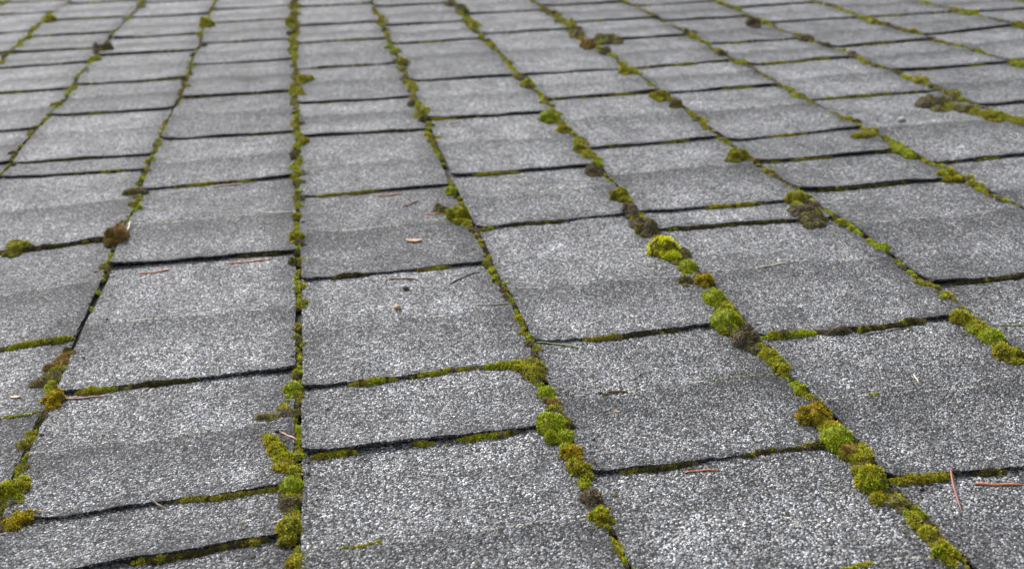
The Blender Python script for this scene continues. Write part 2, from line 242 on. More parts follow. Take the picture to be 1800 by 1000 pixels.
def noise_tex(n, l, vec, scale, detail=3.0, rough=0.55):
    x = n.new('ShaderNodeTexNoise')
    x.inputs['Scale'].default_value = scale
    x.inputs['Detail'].default_value = detail
    x.inputs['Roughness'].default_value = rough
    l.new(vec, x.inputs['Vector'])
    return x.outputs['Fac']

def shingle_material():
    m, n, l, bs = mat('mineral_granules')
    tc = n.new('ShaderNodeTexCoord')
    oi = n.new('ShaderNodeObjectInfo')
    sc = nd(n, 'ShaderNodeVectorMath', operation='SCALE')
    comb = n.new('ShaderNodeCombineXYZ')
    for i in range(3):
        l.new(oi.outputs['Random'], comb.inputs[i])
    l.new(comb.outputs[0], sc.inputs[0])
    sc.inputs['Scale'].default_value = 37.0
    ad = nd(n, 'ShaderNodeVectorMath', operation='ADD')
    l.new(tc.outputs['Object'], ad.inputs[0])
    l.new(sc.outputs[0], ad.inputs[1])
    P = ad.outputs[0]
    def vor(scale):
        v = n.new('ShaderNodeTexVoronoi')
        v.inputs['Scale'].default_value = scale
        l.new(P, v.inputs['Vector'])
        s = n.new('ShaderNodeSeparateColor')
        l.new(v.outputs['Color'], s.inputs[0])
        return v.outputs['Distance'], s.outputs[0], s.outputs[1]
    d1, r1, g1 = vor(540.0)
    # every granule its own grey, a few tan or bluish
    grey = ramp(n, l, r1, [(0.0, 0.014), (0.30, 0.045), (0.52, 0.15), (0.74, 0.30), (0.92, 0.47), (1.0, 0.68)])
    d2, r2, g2 = vor(950.0)
    grey2 = ramp(n, l, r2, [(0.0, 0.014), (0.35, 0.055), (0.6, 0.16), (0.85, 0.33), (1.0, 0.55)])
    fine = n.new('ShaderNodeMapRange')
    l.new(noise_tex(n, l, P, 160.0, 3.0, 0.7), fine.inputs[0])
    fine.inputs[1].default_value, fine.inputs[2].default_value = 0.53, 0.60
    grey = mixc(n, l, fine.outputs[0], grey, grey2)
    tint = ramp(n, l, g1, [(0.0, (0.93, 0.98, 1.08)), (0.75, (1.0, 1.0, 1.0)), (0.9, (1.03, 1.0, 0.94)), (1.0, (1.12, 1.0, 0.84))])
    c = mixc(n, l, 1.0, grey, tint, 'MULTIPLY')
    ve = n.new('ShaderNodeTexVoronoi')
    ve.feature = 'DISTANCE_TO_EDGE'
    ve.inputs['Scale'].default_value = 540.0
    l.new(P, ve.inputs['Vector'])
    gapm = n.new('ShaderNodeMapRange')
    l.new(ve.outputs['Distance'], gapm.inputs[0])
    for k, v in zip((1, 2, 3, 4), (0.02, 0.16, 0.12, 1.0)):
        gapm.inputs[k].default_value = v
    gap = gapm.outputs[0]       # bitumen between the granules
    c = mixc(n, l, 1.0, c, gap, 'MULTIPLY')
    # weathering in patches
    w1 = noise_tex(n, l, P, 13.0, 5.0, 0.65)
    w2 = noise_tex(n, l, P, 70.0, 3.0, 0.6)
    wv = math_node(n, l, 'MULTIPLY_ADD', w1, 1.9, 0.0)
    wv = math_node(n, l, 'MULTIPLY', wv, math_node(n, l, 'MULTIPLY_ADD', w2, 1.0, 0.52))
    mp = n.new('ShaderNodeMapping')                       # run-off streaks down the slope
    mp.inputs['Scale'].default_value = (70, 7, 7)
    l.new(P, mp.inputs['Vector'])
    w3 = noise_tex(n, l, mp.outputs[0], 1.0, 3.0, 0.6)
    wv = math_node(n, l, 'MULTIPLY', wv, math_node(n, l, 'MULTIPLY_ADD', w3, 0.7, 0.65))
    bald = n.new('ShaderNodeMapRange')                    # small worn spots with few granules left
    l.new(noise_tex(n, l, P, 36.0, 4.0, 0.6), bald.inputs[0])
    for k, v in zip((1, 2, 3, 4), (0.64, 0.72, 1.0, 0.55)):
        bald.inputs[k].default_value = v
    wv = math_node(n, l, 'MULTIPLY', wv, bald.outputs[0])
    tone = math_node(n, l, 'MULTIPLY_ADD', oi.outputs['Random'], 0.46, 0.80)
    wv = math_node(n, l, 'MULTIPLY', wv, tone)
    # worn and shaded band below the crease, dirt at the butt edge, darker sides
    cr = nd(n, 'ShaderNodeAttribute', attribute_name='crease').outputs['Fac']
    ed = nd(n, 'ShaderNodeAttribute', attribute_name='butt').outputs['Fac']
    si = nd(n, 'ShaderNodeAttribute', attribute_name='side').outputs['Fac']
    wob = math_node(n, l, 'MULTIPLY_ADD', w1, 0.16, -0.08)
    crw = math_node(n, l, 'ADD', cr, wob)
    band = n.new('ShaderNodeMapRange')  # shade of the crease relief painted into the colour, together with wear
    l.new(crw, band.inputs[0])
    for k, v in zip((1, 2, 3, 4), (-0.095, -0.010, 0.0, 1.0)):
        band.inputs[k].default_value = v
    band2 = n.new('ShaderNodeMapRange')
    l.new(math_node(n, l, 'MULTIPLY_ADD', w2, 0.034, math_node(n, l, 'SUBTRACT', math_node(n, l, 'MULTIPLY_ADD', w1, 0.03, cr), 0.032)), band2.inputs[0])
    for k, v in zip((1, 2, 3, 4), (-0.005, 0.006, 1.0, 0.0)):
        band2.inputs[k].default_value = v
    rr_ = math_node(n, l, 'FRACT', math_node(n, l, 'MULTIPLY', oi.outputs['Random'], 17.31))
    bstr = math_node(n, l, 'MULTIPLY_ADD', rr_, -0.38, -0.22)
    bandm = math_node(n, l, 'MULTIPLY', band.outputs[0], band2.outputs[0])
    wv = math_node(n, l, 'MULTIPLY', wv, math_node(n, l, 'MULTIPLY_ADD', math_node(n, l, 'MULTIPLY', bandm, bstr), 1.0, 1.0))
    edm = n.new('ShaderNodeMapRange')
    l.new(math_node(n, l, 'MULTIPLY_ADD', w2, 0.014, ed), edm.inputs[0])
    for k, v in zip((1, 2, 3, 4), (0.006, 0.024, 0.55, 1.0)):
        edm.inputs[k].default_value = v
    sdm = n.new('ShaderNodeMapRange')  # shade beside the raised neighbour painted into the colour, on top of dirt
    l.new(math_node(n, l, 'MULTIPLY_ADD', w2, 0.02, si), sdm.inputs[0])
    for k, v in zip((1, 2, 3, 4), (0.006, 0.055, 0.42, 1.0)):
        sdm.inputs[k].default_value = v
    wv = math_node(n, l, 'MULTIPLY', wv, edm.outputs[0])
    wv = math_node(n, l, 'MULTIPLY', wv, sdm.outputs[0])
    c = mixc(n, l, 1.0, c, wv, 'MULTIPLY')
    # thin pale lichen line along the crease, broken
    ln = math_node(n, l, 'ABSOLUTE', math_node(n, l, 'ADD', cr, math_node(n, l, 'MULTIPLY_ADD', w2, 0.006, -0.003)))
    lm = math_node(n, l, 'LESS_THAN', ln, math_node(n, l, 'MULTIPLY_ADD', noise_tex(n, l, P, 45.0, 2.0), 0.0056, -0.0018))
    br = math_node(n, l, 'GREATER_THAN', noise_tex(n, l, P, 17.0, 3.0, 0.7), 0.46)
    lm = math_node(n, l, 'MULTIPLY', lm, br)
    lm = math_node(n, l, 'MULTIPLY', lm, math_node(n, l, 'GREATER_THAN', r1, 0.3))
    gr = math_node(n, l, 'GREATER_THAN', noise_tex(n, l, P, 9.0, 1.0), 0.58)
    lc = mixc(n, l, gr, (0.40, 0.40, 0.33), (0.20, 0.24, 0.04))
    c = mixc(n, l, math_node(n, l, 'MULTIPLY', lm, 0.6), c, lc)
    l.new(c, bs.inputs['Base Color'])
    bs.inputs['Roughness'].default_value = 0.8
    bs.inputs['Specular IOR Level'].default_value = 0.35
    hgt = math_node(n, l, 'MULTIPLY_ADD', d1, -1.0, 1.0)
    hgt = math_node(n, l, 'ADD', hgt, math_node(n, l, 'MULTIPLY', g1, 0.5))
    b = n.new('ShaderNodeBump')
    b.inputs['Strength'].default_value = 0.85
    b.inputs['Distance'].default_value = 0.0020
    l.new(hgt, b.inputs['Height'])
    l.new(b.outputs[0], bs.inputs['Normal'])
    return m

def moss_material():
    m, n, l, bs = mat('moss')
    at = nd(n, 'ShaderNodeAttribute', attribute_name='Col')
    tc = n.new('ShaderNodeTexCoord')
    f = noise_tex(n, l, tc.outputs['Object'], 420.0, 3.0, 0.7)
    c = mixc(n, l, 1.0, at.outputs['Color'], ramp(n, l, f, [(0.25, 0.55), (0.75, 1.45)]), 'MULTIPLY')
    l.new(c, bs.inputs['Base Color'])
    bs.inputs['Roughness'].default_value = 0.75
    bs.inputs['Specular IOR Level'].default_value = 0.25
    tr = n.new('ShaderNodeBsdfTranslucent')            # thin leaves let some light through
    l.new(c, tr.inputs['Color'])
    mx = n.new('ShaderNodeMixShader')
    mx.inputs[0].default_value = 0.3
    l.new(bs.outputs[0], mx.inputs[1])
    l.new(tr.outputs[0], mx.inputs[2])
    l.new(mx.outputs[0], n['Material Output'].inputs['Surface'])
    return m

def plain_material(name, col, scale=300.0, amt=0.5, rough=0.6):
    m, n, l, bs = mat(name)
    tc = n.new('ShaderNodeTexCoord')
    f = noise_tex(n, l, tc.outputs['Object'], scale, 4.0, 0.65)
    lo = tuple(x * (1 - amt) for x in col)
    hi = tuple(min(1, x * (1 + amt)) for x in col)
    l.new(ramp(n, l, f, [(0.3, lo), (0.7, hi)]), bs.inputs['Base Color'])
    bs.inputs['Roughness'].default_value = rough
    b = n.new('ShaderNodeBump')
    b.inputs['Strength'].default_value = 0.5
    b.inputs['Distance'].default_value = 0.0006
    l.new(f, b.inputs['Height'])
    l.new(b.outputs[0], bs.inputs['Normal'])
    return m

M_SHINGLE = shingle_material()
M_MOSS = moss_material()
M_DECK = plain_material('dirt_and_felt', (0.022, 0.019, 0.014), 200.0, 0.6, 0.95)
M_LIT = {
    'red': plain_material('orange_needle', (0.36, 0.13, 0.055), 150.0, 0.35, 0.45),
    'dred': plain_material('dark_red_needle', (0.21, 0.075, 0.05), 150.0, 0.4, 0.45),
    'pink': plain_material('pinkish_needle', (0.42, 0.21, 0.15), 150.0, 0.3, 0.5),
    'brown': plain_material('brown_needle', (0.14, 0.09, 0.06), 150.0, 0.4, 0.6),
    'grey': plain_material('weathered_wood', (0.15, 0.13, 0.11), 260.0, 0.5, 0.8),
    'green': plain_material('green_needle', (0.16, 0.19, 0.055), 150.0, 0.3, 0.45),
    'pale': plain_material('dry_straw', (0.50, 0.43, 0.31), 200.0, 0.25, 0.6),
    'tan': plain_material('tan_scale', (0.36, 0.21, 0.11), 260.0, 0.45, 0.6),
    'dark': plain_material('dark_crumb', (0.075, 0.055, 0.045), 300.0, 0.5, 0.9),
    'white': plain_material('white_stone', (0.30, 0.29, 0.27), 400.0, 0.25, 0.7),
}

# ------------------------------------------------------------------ helpers
def link(o, base=None, parent=None):
    COL.objects.link(o)
    if parent is not None:
        o.parent = parent
    if base is not None:
        if parent is None:
            o.matrix_world = ROOF @ Matrix.Translation(base)
        else:
            o.location = base
    return o

def tri_mesh(name, V, T, C=None, smooth=False):
    me = bpy.data.meshes.new(name)
    V = np.asarray(V, np.float32)
    T = np.asarray(T, np.int32)
    me.vertices.add(len(V))
    me.vertices.foreach_set('co', V.ravel())
    me.loops.add(T.size)
    me.loops.foreach_set('vertex_index', T.ravel())
    me.polygons.add(len(T))
    me.polygons.foreach_set('loop_start', np.arange(0, T.size, 3, dtype=np.int32))
    me.polygons.foreach_set('use_smooth', np.full(len(T), smooth))
    if C is not None:
        a = me.color_attributes.new('Col', 'FLOAT_COLOR', 'POINT')
        a.data.foreach_set('color', np.concatenate([C, np.ones((len(C), 1))], 1).astype(np.float32).ravel())
    me.update(calc_edges=True)
    me.validate()
    return me

def fbm(x, y, z, sc, oct=2):
    t, a = 0.0, 1.0
    for _ in range(oct):
        t += a * noise.noise(Vector((x * sc, y * sc, z)))
        a *= 0.5
        sc *= 2.1
    return t

# ------------------------------------------------------------------ seams and courses
def seam_u(k, v):
    pts = SEAMS.get(k)
    off = 0.0
    if pts:
        off = float(np.interp(v, [p[0] for p in pts], [p[1] for p in pts]))
    return (k - U0) * TAB + off + 0.0022 * noise.noise(Vector((v * 14.0, k * 3.7, 1.3)))

COLS = {}
for k in range(-3, 15):
    rows = list(ROWS.get(k, []))
    rr = random.Random(k + 50)
    if not rows:
        rows = [(2.4 + rr.uniform(-.16, .16),) * 2 + (0,)]
    out = list(rows)
    lo = list(rows[0])
    while min(lo[0], lo[1]) > 0.42:
        e = rr.uniform(.30, .36)
        lo = [lo[0] - e, lo[1] - e, 0]
        out.insert(0, tuple(lo))
    hi = list(rows[-1])
    while max(hi[0], hi[1]) < 4.85:
        e = rr.uniform(.27, .36)
        hi = [hi[0] + e, hi[1] + e, 0]
        out.append(tuple(hi))
    COLS[k] = [list(r) for r in out]
for k, v in {4: 0.729, 5: 0.614}.items():      # creases of the two shingles that run out of the picture below
    rows = COLS[k]
    i = max(j for j, r in enumerate(rows) if (r[0] + r[1]) / 2 < v)
    rows[i][2] = v

THICK = 0.0027
LIFT = {}                                      # (column, row) -> extra lift of the butt edge at left and right corner
for k, rows in COLS.items():
    rr = random.Random(k * 31 + 5)
    for i in range(len(rows)):
        LIFT[k, i] = (max(0, rr.gauss(0.0004, 0.0015)), max(0, rr.gauss(0.0004, 0.0015)))
LIFT[5, 2] = (0.0005, 0.0)
LIFT[5, 1] = (0.004, 0.001)
LIFT[7, 3] = (0.002, 0.001)
LIFT[7, 2] = (0.004, 0.001)
LIFT[5, 2] = (0.002, 0.0)
LIFT[4, 0] = (0.003, 0.001)
LIFT[4, 1] = (0.002, 0.002)
THIN = {(5, 2), (7, 2), (6, 2), (3, 0)}        # butts that lie nearly flat on the shingle below

def edge_v(k, i, u):
    a, b, _ = COLS[k][i]
    s = (u - seam_u(k, (a + b) / 2)) / TAB
    s = min(1.1, max(-.1, s))
    v = a + (b - a) * s
    corner = min(s, 1 - s)
    rnd = 0.006 * max(0.0, 1 - corner / 0.05) ** 2 * (0.4 + 0.9 * abs(noise.noise(Vector((k * 5.1, i * 2.3, s > .5)))))
    return v + 0.0060 * fbm(u + k * 3.1, i * 7.7, 0.0, 9.0, 2) + 0.0024 * fbm(u + k, i * 3.3, 5.0, 85.0, 3) + rnd

def crease_v(k, i, u):
    rows = COLS[k]
    if i + 1 >= len(rows):
        return None
    v0, v1 = edge_v(k, i, u), edge_v(k, i + 1, u)
    if (rows[i + 1][0] + rows[i + 1][1]) / 2 - (rows[i][0] + rows[i][1]) / 2 < 0.19:
        return None
    c = rows[i][2]
    mid = (rows[i][0] + rows[i][1]) / 2
    if c:
        a, b, _ = rows[i]
        s = (u - seam_u(k, mid)) / TAB - .5
        vc = c + (b - a) * s
    else:
        f = 0.52 + 0.10 * noise.noise(Vector((k * 1.7, i * 2.9, 4.0)))
        vc = v0 + (v1 - v0) * f
    return vc + 0.006 * fbm(u, k * 2.0 + i, 3.0, 11.0, 3)

def top_z(k, i, u, v):
    """height of the upper face of shingle i in column k above the deck"""
    v0 = edge_v(k, i, u)
    v1 = edge_v(k, i + 1, u)
    t = (v - v0) / max(v1 - v0, 0.03)
    ll, lr = LIFT[k, i]
    s = min(1, max(0, (u - seam_u(k, v)) / TAB))
    hb = 0.0054 + 0.0018 * fbm(u, k * 3 + i * 1.3, 7.0, 9.0, 2)
    if (k, i) in THIN:
        hb = 0.0042
    lift = (ll * (1 - s) + lr * s) * max(0, 1 - t * 2.2) ** 2
    ct = max(0.0, min(1.0, t))
    z = hb * (1 - ct) + 0.0016 * ct + lift
    vc = crease_v(k, i, u)
    if vc is not None:
        d = v - vc
        amp = 0.0030 * (0.7 + 0.6 * noise.noise(Vector((k * 2.2, i * 1.1, 9.0))))
        z += amp * (math.exp(-(d / 0.06) ** 2) if d > 0 else math.exp(-(d / 0.028) ** 2))
    # thin sheets: the left side curls up over its neighbour, the right side lies low, the butt lip flares a little
    ca = 0.0004 + 0.0042 * max(0.0, noise.noise(Vector((k * 6.3, v * 2.6, 12.0))) + .28)
    z += ca * max(0.0, 1 - s / 0.16) ** 2 * (1 if ct < 1 else 0)
    z += 0.0011 * math.exp(-max(t, 0) / 0.05) * (0.4 + noise.noise(Vector((u * 11, k * 3.0, i * 1.7))))
    if t < 1.0:
        z += 0.0022 * fbm(u + k, v, 2.0, 11.0, 3) * min(1, max(0, (1 - t) * 5))
    return z

def surface(u, v):
    for k in COLS:
        if seam_u(k, v) <= u < seam_u(k + 1, v):
            rows = COLS[k]
            for i in range(len(rows) - 2, -1, -1):
                if v >= edge_v(k, i, u):
                    return top_z(k, i, u, v)
    return 0.0

# ------------------------------------------------------------------ the roof deck
def roof_deck():
    bm = bmesh.new()
    x0, x1, y0, y1 = (-3.6 - U0) * TAB, (15.6 - U0) * TAB, 0.0, 5.4
    nx, ny = 40, 44
    top = [[bm.verts.new((x0 + (x1 - x0) * a / nx, y0 + (y1 - y0) * b / ny, -0.0022)) for a in range(nx + 1)] for b in range(ny + 1)]
    for b in range(ny):
        for a in range(nx):
            bm.faces.new((top[b][a], top[b][a + 1], top[b + 1][a + 1], top[b + 1][a]))
    r = bmesh.ops.extrude_face_region(bm, geom=bm.faces[:])
    bmesh.ops.translate(bm, verts=[g for g in r['geom'] if isinstance(g, bmesh.types.BMVert)], vec=(0, 0, -0.03))
    bmesh.ops.recalc_face_normals(bm, faces=bm.faces[:])
    me = bpy.data.meshes.new('roof')
    bm.to_mesh(me)
    bm.free()
    me.materials.append(M_DECK)
    o = link(bpy.data.objects.new('roof', me), (0, 0, 0))
    o['kind'] = 'structure'
    o['label'] = 'sloping roof of grey asphalt shingles with moss in the seams'
    return o

roof = roof_deck()

def shingle(k, i):
    rows = COLS[k]
    a0, b0, _ = rows[i]
    a1, b1, _ = rows[i + 1]
    vm0, vm1 = (a0 + b0) / 2, (a1 + b1) / 2
    near = vm0 < 2.2
    nu = 60 if vm0 < 1.5 and 2 <= k <= 7 else 22 if near else 12
    uc = (seam_u(k, vm0) + seam_u(k + 1, vm0)) / 2
    vcm = crease_v(k, i, uc)
    ext = 0.035
    ts = [0.0, 0.015, 0.04, 0.08, 0.14, 0.22, 0.32, 0.42, 0.52, 0.62, 0.72, 0.82, 0.91, 1.0]
    base = Vector((uc, vm0, 0))
    grid, at_c, at_b, at_s = [], [], [], []
    ncr = (-0.045, -0.022, -0.010, 0.0, 0.012, 0.035) if vcm is not None else ()
    nrow = None
    V = []
    gapr, gapl = 0.0052 + 0.002 * random.random(), 0.001
    for a in range(nu + 1):
        s = a / nu
        s = s * s * (3 - 2 * s) * .5 + s * .5          # denser at the sides
        um = uc + (s - .5) * TAB
        vb, vt = edge_v(k, i, um), edge_v(k, i + 1, um)
        vs = [vb + (vt - vb) * t for t in ts]
        if vcm is not None:
            vc = crease_v(k, i, um)
            lo = [vb + (vc - .055 - vb) * t for t in (0, .03, .08, .16, .3, .5, .75, 1)]
            hi = [vc + .05 + (vt - vc - .05) * t for t in (0, .3, .6, .85, 1)]
            vs = lo + [vc + q for q in ncr] + hi
        vs.append(vt + ext)
        for v in vs:
            ul, ur = seam_u(k, v) + gapl, seam_u(k + 1, v) - gapr
            jit = 0.0022 * noise.noise(Vector((v * 60, k * 9.0, i * 3.0)))
            u = ul + (ur - ul) * s
            if a in (0, nu):
                u += jit
            V.append((u, v, top_z(k, i, u, min(v, vt)) - (0.0014 if v > vt else 0)))
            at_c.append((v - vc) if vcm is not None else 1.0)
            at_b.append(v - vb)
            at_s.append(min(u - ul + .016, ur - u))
        nrow = len(vs)
    nV = len(V)
    low = [(x, y, z - THICK) for x, y, z in V]
    F = []
    def idx(a, b): return a * nrow + b
    for a in range(nu):
        for b in range(nrow - 1):
            F.append((idx(a, b), idx(a + 1, b), idx(a + 1, b + 1), idx(a, b + 1)))
    border = [idx(a, 0) for a in range(nu + 1)] + [idx(nu, b) for b in range(1, nrow)] + \
             [idx(a, nrow - 1) for a in range(nu - 1, -1, -1)] + [idx(0, b) for b in range(nrow - 2, 0, -1)]
    # underside: the same border, closed by a strip, and a coarse bottom
    m = len(border)
    side0 = nV                        # separate top rim keeps the edge crisp
    rim = [V[q] for q in border]
    bot = [low[q] for q in border]
    pts = V + rim + bot
    for q in range(m):
        r = (q + 1) % m
        F.append((side0 + q, side0 + m + q, side0 + m + r, side0 + r))
    F.append(tuple(side0 + m + q for q in range(m - 1, -1, -1)))
    co = [(x - base.x, y - base.y, z - base.z) for x, y, z in pts]
    me = bpy.data.meshes.new('shingle')
    me.from_pydata(co, [], F)
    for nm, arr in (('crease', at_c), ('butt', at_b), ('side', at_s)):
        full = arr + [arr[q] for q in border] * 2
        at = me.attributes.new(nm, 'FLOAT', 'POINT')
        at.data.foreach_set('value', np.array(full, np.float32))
    me.materials.append(M_SHINGLE)
    fl = np.zeros(len(me.polygons), bool)
    fl[:nu * (nrow - 1)] = True
    me.polygons.foreach_set('use_smooth', fl)
    o = bpy.data.objects.new('shingle', me)
    link(o, base, roof)
    return o

for k in COLS:
    for i in range(len(COLS[k]) - 1):
        shingle(k, i)

# ------------------------------------------------------------------ moss
PAL = {   # (tips, second colour) of each kind of moss
    'g': ((0.400, 0.480, 0.014), (0.33, 0.350, 0.018)),
    'y': ((0.420, 0.415, 0.026), (0.28, 0.250, 0.034)),
    'v': ((0.370, 0.420, 0.018), (0.38, 0.330, 0.022)),
    'o': ((0.480, 0.340, 0.020), (0.33, 0.275, 0.020)),
    't': ((0.420, 0.260, 0.085), (0.27, 0.195, 0.045)),
    'b': ((0.165, 0.128, 0.060), (0.21, 0.175, 0.120)),
    's': ((0.680, 0.660, 0.022), (0.46, 0.50, 0.020)),
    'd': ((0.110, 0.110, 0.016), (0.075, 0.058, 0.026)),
}
EARTH = np.array((0.045, 0.034, 0.020))

def ico(sub):
    bm = bmesh.new()
    bmesh.ops.create_icosphere(bm, subdivisions=sub, radius=1)
    bm.verts.ensure_lookup_table()
    v = np.array([x.co[:] for x in bm.verts])
    f = np.array([[y.index for y in x.verts] for x in bm.faces])
    bm.free()
    return v, f
ICO = {s: ico(s) for s in (1, 2, 3)}

def basis(N):
    a = np.where(np.abs(N[:, 2:3]) < .9, np.array([[0, 0, 1.]]), np.array([[1., 0, 0]]))
    X = np.cross(a, N)
    X /= np.linalg.norm(X, axis=1, keepdims=True)
    return X, np.cross(N, X)

class Moss:
    """collects lobes, spikes and little star rosettes into one mesh"""
    def __init__(self):
        self.V, self.T, self.C, self.n = [], [], [], 0
    def add(self, V, T, C):
        self.V.append(V); self.T.append(T + self.n); self.C.append(C); self.n += len(V)
    def lobes(self, P, R, col, sub, rough=0.14):
        """P centres (n,3), R radii (n,3), col (n,3)"""
        bv, bf = ICO[sub]
        n, m = len(P), len(bv)
        d = bv[None] * (1 + rough * rng.normal(size=(n, m, 1)))
        d = np.where(d[..., 2:3] < 0, d * np.array([1, 1, .35]), d)
        V = P[:, None] + d * R[:, None]
        up = np.clip(bv[None, :, 2:3], -.2, 1)
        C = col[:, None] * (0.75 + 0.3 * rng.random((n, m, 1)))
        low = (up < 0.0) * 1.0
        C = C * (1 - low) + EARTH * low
        T = bf[None] + (np.arange(n) * m)[:, None, None]
        self.add(V.reshape(-1, 3), T.reshape(-1, 3), C.reshape(-1, 3))
    def surface_points(self, P, R, col, count, zmin=-0.15):
        n = len(P)
        d = rng.normal(size=(n, count, 3))
        d /= np.linalg.norm(d, axis=2, keepdims=True)
        d[..., 2] = np.where(d[..., 2] < zmin, -d[..., 2], d[..., 2])
        pos = P[:, None] + d * R[:, None]
        nor = d / R[:, None]
        nor /= np.linalg.norm(nor, axis=2, keepdims=True)
        return pos.reshape(-1, 3), nor.reshape(-1, 3), np.repeat(col, count, 0)
    def spikes(self, P, N, C, length, width, spread=0.35):
        n = len(P)
        D = N + spread * rng.normal(size=(n, 3))
        D /= np.linalg.norm(D, axis=1, keepdims=True)
        X, Y = basis(D)
        L = length * (0.6 + 0.8 * rng.random((n, 1)))
        Wd = width * (0.7 + 0.6 * rng.random((n, 1)))
        B = P - D * L * .35
        ang = rng.random((n, 1)) * 6.28
        vs = []
        for q in range(3):
            a = ang + q * 2.094
            vs.append(B + Wd * .5 * (np.cos(a) * X + np.sin(a) * Y))
        vs.append(P + D * L * .65)
        V = np.stack(vs, 1)
        t = np.array([[0, 1, 3], [1, 2, 3], [2, 0, 3]])
        T = t[None] + (np.arange(n) * 4)[:, None, None]
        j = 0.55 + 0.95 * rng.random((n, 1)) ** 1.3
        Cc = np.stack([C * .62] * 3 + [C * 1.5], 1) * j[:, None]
        self.add(V.reshape(-1, 3), T.reshape(-1, 3), Cc.reshape(-1, 3))
    def stars(self, P, N, C, length, leaves=6, spread=0.3):
        n = len(P)
        D = N + spread * rng.normal(size=(n, 3))
        D /= np.linalg.norm(D, axis=1, keepdims=True)
        X, Y = basis(D)
        ang = rng.random((n, 1)) * 6.28
        L = length * (0.7 + 0.6 * rng.random((n, 1)))
        j = 0.65 + 0.6 * rng.random((n, 1))
        for q in range(leaves):
            a = ang + q * 6.283 / leaves
            O = np.cos(a) * X + np.sin(a) * Y
            Sd = -np.sin(a) * X + np.cos(a) * Y
            tip = P + L * (0.62 * O + 0.62 * D)
            mid = P + L * (0.42 * O + 0.22 * D)
            V = np.stack([P - D * L * .15, mid + Sd * L * .2, tip, mid - Sd * L * .2], 1)
            T = np.array([[0, 1, 3], [1, 2, 3]])[None] + (np.arange(n) * 4)[:, None, None]
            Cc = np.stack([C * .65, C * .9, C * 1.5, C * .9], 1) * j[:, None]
            self.add(V.reshape(-1, 3), T.reshape(-1, 3), Cc.reshape(-1, 3))
    def mesh(self, name, base=(0, 0, 0)):
        V = np.concatenate(self.V) - np.array(base)
        return tri_mesh(name, V, np.concatenate(self.T), np.concatenate(self.C))

